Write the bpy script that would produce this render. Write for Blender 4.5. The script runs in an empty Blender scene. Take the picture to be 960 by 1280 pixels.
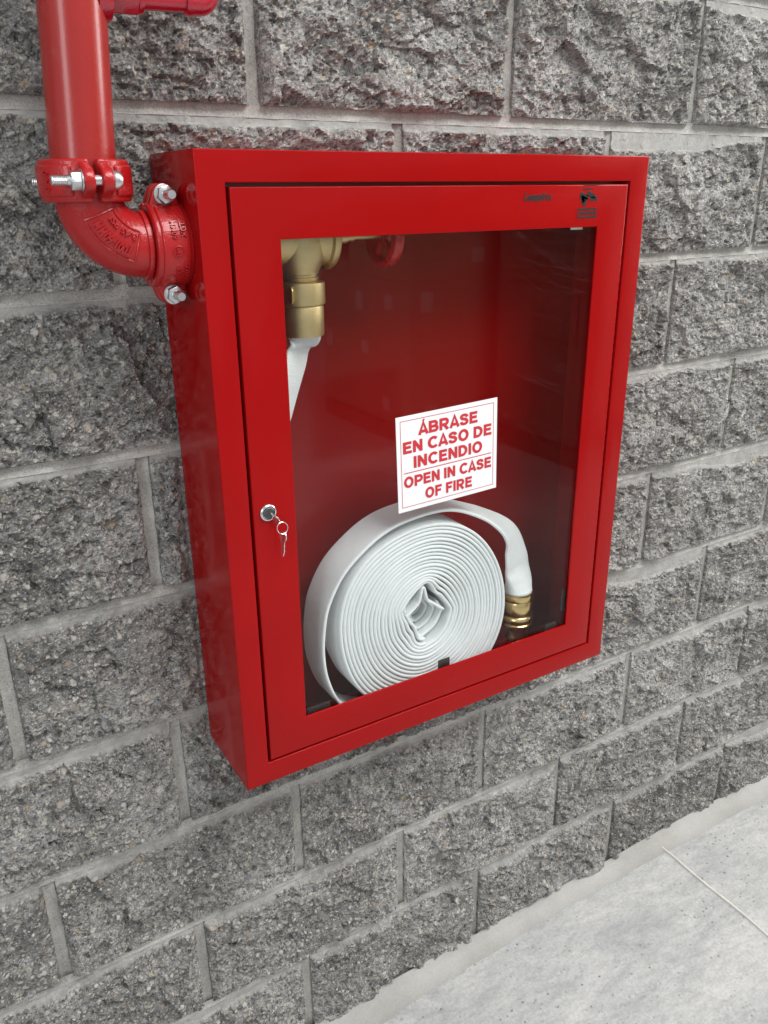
import bpy, bmesh, math, random
import numpy as np
from mathutils import Vector, Matrix
random.seed(7); rng = np.random.default_rng(7)
S = bpy.context.scene
COL = S.collection

# ---------------------------------------------------------------- camera
cam_d = bpy.data.cameras.new('camera'); cam = bpy.data.objects.new('camera', cam_d); COL.objects.link(cam)
RT = Vector((0.8532351, -0.5214327, -0.0098863)); DN = Vector((-0.1978532, -0.3060970, -0.9312136)); FW = Vector((0.4825391, 0.7965002, -0.3643399))
m = Matrix.Identity(4)
for i in range(3):
    m[i][0] = RT[i]; m[i][1] = -DN[i]; m[i][2] = -FW[i]
m[0][3], m[1][3], m[2][3] = -0.450905, -1.050054, -0.0792125
cam.matrix_world = m
cam_d.sensor_fit = 'VERTICAL'; cam_d.sensor_height = 36.0; cam_d.lens = 1023.806 / 1280 * 36
cam_d.clip_start = 0.02; cam_d.clip_end = 100
S.camera = cam

# ---------------------------------------------------------------- light
w = bpy.data.worlds.new('World'); S.world = w; w.use_nodes = True
bg = w.node_tree.nodes['Background']; bg.inputs[0].default_value = (0.93, 0.97, 1.0, 1); bg.inputs[1].default_value = 0.60
def area(name, loc, target, sx, sy, power, col=(1, 1, 1)):
    l = bpy.data.lights.new(name, 'AREA'); l.shape = 'RECTANGLE'; l.size = sx; l.size_y = sy; l.energy = power; l.color = col
    o = bpy.data.objects.new(name, l); COL.objects.link(o); o.location = loc
    o.rotation_euler = (Vector(target) - Vector(loc)).to_track_quat('-Z', 'Y').to_euler()
    return o
area('ceiling_lamp', (1.3, -2.7, 3.15), (0.4, -0.1, -0.9), 3.2, 1.8, 205, (1.0, 0.985, 0.96))
area('side_lamp', (5.0, -1.5, 1.3), (0.4, 0, -0.4), 1.4, 2.4, 110, (1.0, 0.98, 0.95))
area('rear_lamp', (-3.3, -2.7, 0.9), (-0.1, 0, -0.1), 1.0, 2.2, 42, (0.96, 0.98, 1.0))
S.view_settings.view_transform = 'Standard'; S.view_settings.look = 'None'
S.view_settings.exposure = 0.0; S.view_settings.gamma = 1.0; S.view_settings.use_curve_mapping = False
S.cycles.max_bounces = 8; S.cycles.transparent_max_bounces = 12

# ---------------------------------------------------------------- materials
class NT:
    def __init__(s, name):
        s.m = bpy.data.materials.new(name); s.m.use_nodes = True; s.t = s.m.node_tree; s.n = s.t.nodes; s.l = s.t.links
        s.p = s.n['Principled BSDF']; s.out = s.n['Material Output']
        s.geo = s.n.new('ShaderNodeNewGeometry')
    def put(s, sock, v):
        if v is None: return
        if isinstance(v, bpy.types.NodeSocket): s.l.new(v, sock)
        else: sock.default_value = v
    def node(s, typ, ins=None, **kw):
        n = s.n.new(typ)
        for k, v in kw.items(): setattr(n, k, v)
        for k, v in (ins or {}).items(): s.put(n.inputs[k], v)
        return n
    def noise(s, scale, detail=4, rough=.6, vec=None, dist=0.0):
        return s.node('ShaderNodeTexNoise', {'Vector': vec or s.geo.outputs['Position'], 'Scale': scale, 'Detail': detail, 'Roughness': rough, 'Distortion': dist}).outputs['Fac']
    def voro(s, scale, vec=None, feature='F1', rnd=1.0):
        return s.node('ShaderNodeTexVoronoi', {'Vector': vec or s.geo.outputs['Position'], 'Scale': scale, 'Randomness': rnd}, feature=feature)
    def ramp(s, fac, stops, interp='LINEAR'):
        r = s.node('ShaderNodeValToRGB', {'Fac': fac}); r.color_ramp.interpolation = interp
        e = r.color_ramp.elements
        while len(e) < len(stops): e.new(0.5)
        for q, (p, c) in zip(e, stops):
            q.position = p; q.color = (c, c, c, 1) if isinstance(c, (int, float)) else (*c, 1)
        return r.outputs['Color']
    def mix(s, fac, a, b, mode='MIX'):
        n = s.node('ShaderNodeMix', data_type='RGBA', blend_type=mode)
        s.put(n.inputs[0], fac)
        for k, v in ((6, a), (7, b)):
            if isinstance(v, tuple) and len(v) == 3: v = (*v, 1)
            s.put(n.inputs[k], v)
        return n.outputs[2]
    def math(s, op, a, b=None, c=None, clamp=False):
        n = s.node('ShaderNodeMath', operation=op, use_clamp=clamp)
        for i, v in enumerate((a, b, c)): s.put(n.inputs[i], v)
        return n.outputs[0]
    def bump(s, h, strength, dist, normal=None):
        n = s.node('ShaderNodeBump', {'Height': h, 'Strength': strength, 'Distance': dist})
        if normal: s.l.new(normal, n.inputs['Normal'])
        return n.outputs['Normal']
    def set(s, **kw):
        for k, v in kw.items():
            k = {'color': 'Base Color', 'rough': 'Roughness', 'metal': 'Metallic', 'normal': 'Normal', 'coat': 'Coat Weight', 'coat_rough': 'Coat Roughness', 'spec': 'Specular IOR Level', 'ior': 'IOR', 'sheen': 'Sheen Weight'}[k]
            if isinstance(v, tuple) and len(v) == 3: v = (*v, 1)
            s.put(s.p.inputs[k], v)
        return s.m

def mat_paint(name, col, rough=.28, peel=.1, dirt=0.0, coat=.6, spec=.5):
    k = NT(name)
    n1 = k.noise(6, 3, .5)
    c = k.mix(k.ramp(n1, [(.3, 0.0), (.75, 1.0)]), tuple(x * .93 for x in col), tuple(min(1, x * 1.05) for x in col))
    if dirt:
        d = k.ramp(k.noise(55, 6, .75), [(.56, 0.0), (.8, 1.0)])
        c = k.mix(k.math('MULTIPLY', d, dirt), c, (.42, .20, .17))
    specks = k.ramp(k.voro(210).outputs['Distance'], [(.03, 1.0), (.07, 0.0)])
    sel = k.ramp(k.noise(31, 1, .5), [(.66, 0.0), (.72, 1.0)])
    c = k.mix(k.math('MULTIPLY', k.math('MULTIPLY', specks, sel), .35), c, (.6, .38, .34))
    nb = k.bump(k.noise(420, 2, .5), peel, .0006)
    nb = k.bump(k.noise(9, 2, .5), .2, .004, nb)
    r = k.math('ADD', k.math('MULTIPLY', k.noise(13, 5, .7), .14), rough - .07)
    return k.set(color=c, rough=r, normal=nb, coat=coat, coat_rough=.07, spec=spec)

RED = (0.318, 0.0036, 0.0042)
M = {}
M['red'] = mat_paint('red_enamel', RED, .13, .02, 0, 0, .15)
M['red_shaded'] = mat_paint('red_enamel_shaded', (0.235, 0.0035, 0.0045), .16, .01, 0, 0, .3)  # same red paint, darkened to put the interior's shade into its colour
M['red_pipe'] = mat_paint('red_pipe_paint', (0.335, 0.017, 0.014), .27, .15, .14, .1, .5)
M['red_cast'] = mat_paint('red_cast_paint', (0.40, 0.008, 0.010), .26, .9, 0.0, .25, .4)
M['red_branch'] = mat_paint('red_thick_paint', (0.37, 0.006, 0.022), .22, .8, 0, .7)

def mat_block():
    k = NT('split_concrete')
    P = k.geo.outputs['Position']
    wob = k.node('ShaderNodeVectorMath', {0: k.node('ShaderNodeTexNoise', {'Vector': P, 'Scale': 90.0, 'Detail': 3}).outputs['Color'], 'Scale': .006}, operation='SCALE').outputs[0]
    PV = k.node('ShaderNodeVectorMath', {0: P, 1: wob}, operation='ADD').outputs[0]
    base = k.ramp(k.noise(7, 5, .65), [(.32, (.195, .192, .187)), (.50, (.300, .296, .289)), (.68, (.425, .420, .411))])
    stretch = k.node('ShaderNodeMapping', {'Vector': P, 'Rotation': (0, .45, 0), 'Scale': (.75, 1.0, 1.35)}).outputs[0]
    grit = k.ramp(k.noise(340, 6, .82, stretch), [(.33, .28), (.44, .74), (.55, 1.10), (.68, 1.65)])
    oi = k.node('ShaderNodeObjectInfo').outputs['Random']
    tone = k.ramp(oi, [(0.0, .78), (1.0, 1.16)])
    c = k.mix(1.0, base, grit, 'MULTIPLY'); c = k.mix(1.0, c, tone, 'MULTIPLY')
    g2 = k.ramp(k.noise(85, 4, .7), [(.34, .52), (.5, 1.0), (.66, 1.40)])
    c = k.mix(1.0, c, g2, 'MULTIPLY')
    # aggregate stones in two sizes
    for sc, lo, size in ((430, .50, .46), (210, .60, .48), (120, .72, .44), (72, .84, .38)):
        v = k.voro(sc, PV)
        sep = k.node('ShaderNodeSeparateColor', {0: v.outputs['Color']})
        sel = k.math('GREATER_THAN', sep.outputs[0], lo)
        shp = k.ramp(v.outputs['Distance'], [(size - .06, 1.0), (size + .02, 0.0)])
        stone = k.ramp(sep.outputs[1], [(0.0, (.055, .052, .05)), (.30, (.10, .095, .09)), (.48, (.30, .27, .23)), (.62, (.56, .53, .47)), (.80, (.66, .62, .55)), (.88, (.40, .28, .16)), (.96, (.70, .69, .66))])
        c = k.mix(k.math('MULTIPLY', k.math('MULTIPLY', sel, shp), .72), c, stone)
    peb = k.ramp(v.outputs['Distance'], [(.25, 1.0), (.42, 0.0)]); pebm = k.math('MULTIPLY', sel, peb)
    # cement-smeared and weathered patches
    pat = k.ramp(k.noise(16, 6, .72, None, .8), [(.54, 0.0), (.66, 1.0)])
    c = k.mix(k.math('MULTIPLY', pat, .42), c, (.36, .352, .34))
    dkp = k.ramp(k.noise(11, 6, .7, stretch, .5), [(.56, 0.0), (.68, 1.0)])
    c = k.mix(k.math('MULTIPLY', dkp, .35), c, (.11, .104, .098))
    lip = k.node('ShaderNodeAttribute', attribute_name='lip').outputs['Fac']
    lipc = k.ramp(k.noise(34, 6, .7), [(.3, (.28, .274, .262)), (.6, (.40, .392, .376)), (.8, (.47, .462, .445))])
    lf = k.math('MULTIPLY', lip, k.ramp(k.noise(70, 5, .7), [(.28, .35), (.5, 1.0)]))
    c = k.mix(lf, c, lipc)
    h1 = k.noise(330, 6, .75); h2 = k.voro(230, PV).outputs['Distance']; h3 = k.noise(110, 5, .7)
    inv = k.math('SUBTRACT', 1.0, k.math('MULTIPLY', lip, .8))
    nb = k.bump(h3, k.math('MULTIPLY', inv, .30), .004)
    nb = k.bump(h2, k.math('MULTIPLY', inv, .45), .0025, nb)
    nb = k.bump(h1, k.math('MULTIPLY', inv, .9), .0035, nb)
    nb = k.bump(pebm, .5, .003, nb)
    return k.set(color=c, rough=.82, normal=nb, spec=.35)
M['block'] = mat_block()

def mat_mortar(name='mortar', bright=1.0, rel=1.0):
    k = NT(name)
    c = k.ramp(k.noise(22, 6, .7), [(.28, tuple(bright * x for x in (.30, .29, .27))), (.5, tuple(bright * x for x in (.44, .428, .40))), (.75, tuple(bright * x for x in (.54, .527, .50)))])
    c = k.mix(1.0, c, k.ramp(k.noise(420, 4, .7), [(.3, .6), (.5, 1.0), (.7, 1.2)]), 'MULTIPLY')
    nb = k.bump(k.noise(120, 6, .7), .6 * rel, .003); nb = k.bump(k.noise(500, 3, .6), .5, .001, nb)
    return k.set(color=c, rough=.9, normal=nb, spec=.3)
M['mortar'] = mat_mortar()
def mat_fillet():
    k = NT('floor_mortar')
    c = k.ramp(k.noise(5, 6, .65), [(.30, (.36, .35, .328)), (.5, (.43, .42, .398)), (.72, (.49, .48, .458))])
    c = k.mix(1.0, c, k.ramp(k.noise(300, 4, .7), [(.3, .86), (.55, 1.02)]), 'MULTIPLY')
    return k.set(color=c, rough=.85, normal=k.bump(k.noise(260, 4, .6), .25, .001), spec=.3)
M['fillet'] = mat_fillet()

def mat_floor():
    k = NT('trowelled_concrete')
    P = k.geo.outputs['Position']
    st = k.node('ShaderNodeMapping', {'Vector': P, 'Rotation': (0, 0, .5), 'Scale': (1.0, 2.6, 1.0)}).outputs[0]
    c = k.ramp(k.noise(5, 7, .62, st, .6), [(.30, (.38, .39, .395)), (.46, (.50, .505, .50)), (.60, (.60, .597, .585)), (.72, (.67, .665, .645))])
    c = k.mix(.25, c, k.ramp(k.noise(2.2, 5, .6, None, .6), [(.38, (.38, .39, .40)), (.62, (.62, .615, .595))]))
    pit = k.ramp(k.voro(75).outputs['Distance'], [(.08, 1.0), (.26, 0.0)])
    where = k.ramp(k.noise(4.5, 5, .7), [(.46, 0.0), (.56, 1.0)])
    pf = k.math('MULTIPLY', k.math('MULTIPLY', pit, where), k.ramp(k.noise(38, 3, .6), [(.42, 0.0), (.52, .9)]))
    c = k.mix(pf, c, (.20, .20, .195))
    c = k.mix(1.0, c, k.ramp(k.noise(150, 5, .75), [(.3, .80), (.6, 1.05)]), 'MULTIPLY')
    c = k.mix(1.0, c, k.ramp(k.noise(28, 6, .72, st), [(.34, .84), (.58, 1.04)]), 'MULTIPLY')
    nb = k.bump(k.noise(40, 6, .6), .25, .003); nb = k.bump(k.math('SUBTRACT', 1.0, pf), .5, .002, nb)
    return k.set(color=c, rough=k.ramp(k.noise(8, 4, .6), [(.3, .38), (.7, .6)]), normal=nb, spec=.4)
M['floor'] = mat_floor()

def simple(name, col, rough=.5, metal=0.0, var=.12, scale=60, bump=.1, bd=.0008, coat=0.0):
    k = NT(name)
    c = k.mix(k.noise(scale, 5, .65), tuple(x * (1 - var) for x in col), tuple(min(1, x * (1 + var)) for x in col))
    r = k.math('ADD', rough - .08, k.math('MULTIPLY', k.noise(scale * .7, 4, .7), .16))
    return k.set(color=c, rough=r, metal=metal, normal=k.bump(k.noise(scale * 9, 3, .6), bump, bd), coat=coat)
M['zinc'] = simple('zinc_steel', (.66, .67, .68), .30, 1.0, .15, 120, .15)
M['chrome'] = simple('chrome', (.75, .75, .76), .12, 1.0, .08, 90, .03)
M['dark_steel'] = simple('dark_steel', (.10, .10, .10), .4, .8)
M['brass'] = simple('satin_brass', (.60, .46, .24), .46, 1.0, .14, 70, .35)
M['brass_shiny'] = simple('polished_brass', (.75, .55, .25), .24, 1.0, .1, 60, .12)
M['black'] = simple('black_clip', (.020, .012, .012), .5)
M['ink_red'] = simple('red_ink', (.55, .025, .035), .5, 0, .05, 300, .02)
M['ink_black'] = simple('black_ink', (.008, .006, .006), .75, 0, .05, 300, .02)
M['tape'] = simple('white_tape', (.72, .66, .60), .6)
M['saw'] = simple('joint_filler', (.74, .72, .66), .7, 0, .2, 90, .3)
M['vinyl'] = simple('white_vinyl', (.82, .83, .85), .35, 0, .015, 20, .03, .0005, .3)
M['wrinkle'] = simple('film_wrinkle', (.75, .77, .78), .16, 0.0, .05, 40, .05, .0005, 1.0)
M['carton'] = simple('brown_cardboard', (.52, .38, .26), .7, 0, .15, 9, .1)
M['paper'] = simple('white_label', (.80, .80, .80), .6)
M['pallet'] = simple('pallet_wood', (.30, .22, .14), .8, 0, .3, 30, .3)

def mat_hose():
    k = NT('white_woven_jacket')
    uv = k.node('ShaderNodeUVMap').outputs[0]
    mp = k.node('ShaderNodeMapping', {'Vector': uv, 'Scale': (900.0, 900.0, 1.0)}).outputs[0]
    wv = k.node('ShaderNodeTexWave', {'Vector': mp, 'Scale': .35, 'Distortion': 1.5}, bands_direction='DIAGONAL').outputs['Fac']
    c = k.mix(k.noise(28, 5, .65), (.74, .755, .77), (.83, .84, .85))
    c = k.mix(k.math('MULTIPLY', k.ramp(k.noise(11, 6, .7), [(.55, 0.0), (.8, 1.0)]), .5), c, (.62, .60, .56))
    nb = k.bump(k.noise(520, 3, .7), .8, .0018); nb = k.bump(wv, .15, .0006, nb); nb = k.bump(k.noise(60, 3, .5), .35, .003, nb)
    return k.set(color=c, rough=.72, normal=nb, sheen=.2, spec=.3)
M['hose'] = mat_hose()

def mat_clear(name, base, tint=(.97, .985, .98), rough=.0, gain=1.0, wrap=False):
    k = NT(name); k.n.remove(k.p)
    g = k.node('ShaderNodeNewGeometry')
    d = k.node('ShaderNodeVectorMath', {0: g.outputs['Normal'], 1: g.outputs['Incoming']}, operation='DOT_PRODUCT').outputs['Value']
    f = k.math('POWER', k.math('SUBTRACT', 1.0, k.math('ABSOLUTE', d), clamp=True), 5.0)
    f = k.math('MULTIPLY', k.math('ADD', k.math('MULTIPLY', f, 1 - base), base), gain)
    tr = k.node('ShaderNodeBsdfTransparent', {'Color': (*tint, 1)})
    gl = k.node('ShaderNodeBsdfGlossy', {'Color': (1, 1, 1, 1), 'Roughness': rough})
    if wrap:
        mp = k.node('ShaderNodeMapping', {'Vector': k.geo.outputs['Position'], 'Rotation': (0, .3, 0), 'Scale': (3, 3, 40)}).outputs[0]
        s_ = k.noise(1.5, 5, .7, mp, .5)
        f = k.math('ADD', f, k.ramp(s_, [(.54, 0.0), (.72, .75)]))
        k.put(gl.inputs['Normal'], k.bump(s_, 1.0, .05))
    else:
        # faint wiped dust film
        mp = k.node('ShaderNodeMapping', {'Vector': k.geo.outputs['Position'], 'Rotation': (0, .55, 0), 'Scale': (4, 4, 60)}).outputs[0]
        pass
    mx = k.node('ShaderNodeMixShader', {0: f, 1: tr.outputs[0], 2: gl.outputs[0]})
    k.l.new(mx.outputs[0], k.out.inputs['Surface'])
    return k.m
M['glass'] = mat_clear('window_glass', .03, gain=.42)
M['film'] = mat_clear('stretch_film', .10, (.93, .93, .93), .10, 1.6, True)

# ---------------------------------------------------------------- mesh helpers
def mesh_obj(name, V, F, mat, parent=None, smooth=False, loc=None):
    me = bpy.data.meshes.new(name)
    me.from_pydata([tuple(v) for v in V], [], [tuple(f) for f in F]); me.update()
    return link(name, me, mat, parent, smooth, loc)
def link(name, me, mat, parent=None, smooth=False, loc=None):
    if mat is not None and not me.materials: me.materials.append(mat)
    if smooth: me.polygons.foreach_set('use_smooth', [True] * len(me.polygons))
    o = bpy.data.objects.new(name, me); COL.objects.link(o)
    if loc is not None: o.location = loc
    if parent is not None:
        o.parent = parent
        o.location = Vector(o.location) - world_loc(parent)
    return o
def world_loc(o):
    v = Vector((0, 0, 0))
    while o is not None: v += Vector(o.location); o = o.parent
    return v
def thing(name, label, cat, loc=(0, 0, 0), group=None):
    o = bpy.data.objects.new(name, None); COL.objects.link(o); o.location = loc; o.empty_display_size = .05
    o['label'] = label; o['category'] = cat
    if group: o['group'] = group
    return o
class B:
    """collects shapes in world coordinates, then links one mesh object"""
    def __init__(s): s.V = []; s.F = []
    def add(s, V, F, mt=None):
        n = len(s.V)
        for v in V:
            v = Vector(v); s.V.append(mt @ v if mt is not None else v)
        s.F += [tuple(i + n for i in f) for f in F]; return s
    def box(s, x0, x1, y0, y1, z0, z1, mt=None):
        V = [(x, y, z) for x in (x0, x1) for y in (y0, y1) for z in (z0, z1)]
        return s.add(V, [(0, 1, 3, 2), (4, 6, 7, 5), (0, 4, 5, 1), (2, 3, 7, 6), (0, 2, 6, 4), (1, 5, 7, 3)], mt)
    def lathe(s, prof, mt=None, n=40, closed=False):
        """prof: (r, h) list about local Z"""
        V = []; F = []
        for r, h in prof:
            for i in range(n):
                a = 2 * math.pi * i / n; V.append((r * math.cos(a), r * math.sin(a), h))
        k = len(prof)
        for j in range(k if closed else k - 1):
            for i in range(n):
                a = j * n + i; b = j * n + (i + 1) % n; jj = (j + 1) % k
                F.append((a, b, jj * n + (i + 1) % n, jj * n + i))
        if not closed:
            if prof[0][0] > 1e-6: F.append(tuple(reversed(range(n))))
            if prof[-1][0] > 1e-6: F.append(tuple(range((k - 1) * n, k * n)))
        return s.add(V, F, mt)
    def tube(s, pts, rad, n=20, mt=None, caps=True):
        pts = [Vector(p) for p in pts]; rads = rad if isinstance(rad, (list, tuple)) else [rad] * len(pts)
        V = []; F = []; up = None
        for i, p in enumerate(pts):
            t = (pts[min(i + 1, len(pts) - 1)] - pts[max(i - 1, 0)]).normalized()
            if up is None: up = Vector((0, 1, 0)) if abs(t.y) < .9 else Vector((1, 0, 0))
            a = (up - t * up.dot(t)).normalized(); up = a; b = t.cross(a)
            for q in range(n):
                an = 2 * math.pi * q / n; V.append(p + (a * math.cos(an) + b * math.sin(an)) * rads[i])
        for i in range(len(pts) - 1):
            for q in range(n):
                a = i * n + q; b = i * n + (q + 1) % n; F.append((a, b, b + n, a + n))
        if caps: F.append(tuple(reversed(range(n)))); F.append(tuple(range((len(pts) - 1) * n, len(pts) * n)))
        return s.add(V, F, mt)
    def prism(s, poly, h0, h1, mt=None):
        """2D polygon in local XY extruded along local Z"""
        n = len(poly); V = [(x, y, h0) for x, y in poly] + [(x, y, h1) for x, y in poly]
        F = [tuple(reversed(range(n))), tuple(range(n, 2 * n))] + [(i, (i + 1) % n, n + (i + 1) % n, n + i) for i in range(n)]
        return s.add(V, F, mt)
    def build(s, name, mat, parent=None, smooth=False, bevel=0, seg=2, angle=35, sub=0):
        bm = bmesh.new(); vs = [bm.verts.new(v) for v in s.V]
        for f in s.F:
            try: bm.faces.new([vs[i] for i in f])
            except ValueError: pass
        bmesh.ops.recalc_face_normals(bm, faces=bm.faces)
        if bevel:
            ed = [e for e in bm.edges if len(e.link_faces) == 2 and e.calc_face_angle(0) > math.radians(angle)]
            bmesh.ops.bevel(bm, geom=ed, offset=bevel, segments=seg, profile=.5, affect='EDGES', clamp_overlap=True)
        c = sum((v.co for v in bm.verts), Vector()) / max(1, len(bm.verts))
        for v in bm.verts: v.co -= c
        me = bpy.data.meshes.new(name); bm.to_mesh(me); bm.free()
        o = link(name, me, mat, parent, False, c)
        if smooth:
            me.polygons.foreach_set('use_smooth', [True] * len(me.polygons))
            me.set_sharp_from_angle(angle=math.radians(40))
        return o
def M4(loc=(0, 0, 0), X=(1, 0, 0), Y=(0, 1, 0), Z=(0, 0, 1)):
    mt = Matrix.Identity(4)
    for i in range(3): mt[i][0] = X[i]; mt[i][1] = Y[i]; mt[i][2] = Z[i]; mt[i][3] = loc[i]
    return mt
AX = M4(X=(0, 1, 0), Y=(0, 0, 1), Z=(1, 0, 0))           # lathe axis along +x
AYm = M4(X=(1, 0, 0), Y=(0, 0, 1), Z=(0, -1, 0))         # lathe axis towards viewer (-y)
def at(x, y, z, mt=None): return Matrix.Translation((x, y, z)) @ (mt if mt is not None else Matrix.Identity(4))

def text_mesh(body, offset=0.0, extrude=0.0, shear=0.0, space=1.0):
    cu = bpy.data.curves.new('t', 'FONT'); cu.body = body; cu.offset = offset; cu.extrude = extrude; cu.shear = shear
    cu.space_character = space; cu.resolution_u = 4; cu.align_x = 'CENTER'
    o = bpy.data.objects.new('t', cu); COL.objects.link(o)
    dg = bpy.context.evaluated_depsgraph_get(); me = bpy.data.meshes.new_from_object(o.evaluated_get(dg))
    bpy.data.objects.remove(o); V = [v.co.copy() for v in me.vertices]; F = [tuple(p.vertices) for p in me.polygons]
    bpy.data.meshes.remove(me); return V, F
def fit_text(body, cx, base, width, cap, offset=.02, extrude=0.0, shear=0.0, space=1.0):
    V, F = text_mesh(body, offset, extrude, shear, space)
    x0 = min(v.x for v in V); x1 = max(v.x for v in V)
    # cap height measured on a plain capital
    Vc, _ = text_mesh('E', offset); ch = max(v.y for v in Vc) - min(v.y for v in Vc); b0 = min(v.y for v in Vc)
    sx = width / (x1 - x0); sy = cap / ch
    return [Vector(((v.x - (x0 + x1) / 2) * sx + cx, (v.y - b0) * sy + base, v.z)) for v in V], F

def catmull(pts, m_=12):
    P = [np.array(p, float) for p in pts]; P = [2 * P[0] - P[1]] + P + [2 * P[-1] - P[-2]]; out = []
    for i in range(1, len(P) - 2):
        for j in range(m_):
            t = j / m_; a, b_, c, d = P[i - 1:i + 3]
            out.append(.5 * ((2 * b_) + (c - a) * t + (2 * a - 5 * b_ + 4 * c - d) * t * t + (3 * b_ - a - 3 * c + d) * t ** 3))
    out.append(P[-2]); return np.array(out)


# ---------------------------------------------------------------- numpy noise
def hash2(ix, iy, seed):
    h = (ix.astype(np.int64) * 374761393 + iy.astype(np.int64) * 668265263 + seed * 1442695041) & 0xffffffff
    h = ((h ^ (h >> 13)) * 1274126177) & 0xffffffff
    return ((h ^ (h >> 16)) & 0xffffff) / float(0xffffff)
def vnoise(x, y, seed):
    ix = np.floor(x); iy = np.floor(y); fx = x - ix; fy = y - iy
    fx = fx * fx * fx * (fx * (fx * 6 - 15) + 10); fy = fy * fy * fy * (fy * (fy * 6 - 15) + 10)
    a = hash2(ix, iy, seed); b = hash2(ix + 1, iy, seed); c = hash2(ix, iy + 1, seed); d = hash2(ix + 1, iy + 1, seed)
    return (a + (b - a) * fx + (c - a) * fy + (a - b - c + d) * fx * fy) * 2 - 1
def fbm(x, y, seed, oct=4, gain=.55):
    s = 0; a = 1; t = 0
    for o in range(oct):
        s = s + a * vnoise(x, y, seed + o * 17); t += a; a *= gain; x = x * 2.03 + 3.1; y = y * 2.03 - 1.7
    return s / t
def chips(x, y, seed):
    """faceted chips: each cell is a tilted plane"""
    ix = np.floor(x); iy = np.floor(y); best = np.full(x.shape, 9.0); val = np.zeros(x.shape)
    for dx in (-1, 0, 1):
        for dy in (-1, 0, 1):
            cx = ix + dx; cy = iy + dy
            px = cx + hash2(cx, cy, seed); py = cy + hash2(cx, cy, seed + 1)
            ex = x - px; ey = y - py; d = ex * ex + ey * ey
            v = (hash2(cx, cy, seed + 2) - .5) + ex * (hash2(cx, cy, seed + 3) - .5) * 1.8 + ey * (hash2(cx, cy, seed + 4) - .5) * 1.8
            k = d < best; best = np.where(k, d, best); val = np.where(k, v, val)
    return val

# ---------------------------------------------------------------- floor
ZF = -1.606
def sheet(name, x0, x1, y0, y1, nx, ny, zf, mat):
    xs = np.linspace(x0, x1, nx); ys = np.linspace(y0, y1, ny)
    V = [(x, y, zf(x, y)) for y in ys for x in xs]
    F = [(j * nx + i, j * nx + i + 1, (j + 1) * nx + i + 1, (j + 1) * nx + i) for j in range(ny - 1) for i in range(nx - 1)]
    return mesh_obj(name, V, F, mat, None, True)
fl = sheet('floor', -12, 14, -14, .35, 3, 3, lambda x, y: ZF, M['floor']); fl['kind'] = 'structure'
# saw-cut joint filled pale, wavering slightly, with chipped rims
b = B(); V = []; F = []
n = 160
for i in range(n):
    t = i / (n - 1); y = -.035 - t * 4.0; x = .956 - .023 * (t * 4.0) + .0010 * math.sin(i * .9) + random.uniform(-.0006, .0006)
    wd = .0017 + random.uniform(-.0005, .0008)
    V += [(x - wd - .0012, y, ZF + .0006), (x - wd, y, ZF + .0042), (x + wd, y, ZF + .0042), (x + wd + .0012, y, ZF + .0006)]
    if i: F += [(4 * i - 4 + q, 4 * i - 3 + q, 4 * i + 1 + q, 4 * i + q) for q in range(3)]
b.add(V, F); o = b.build('floor_joint', M['saw']); o['kind'] = 'structure'

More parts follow.
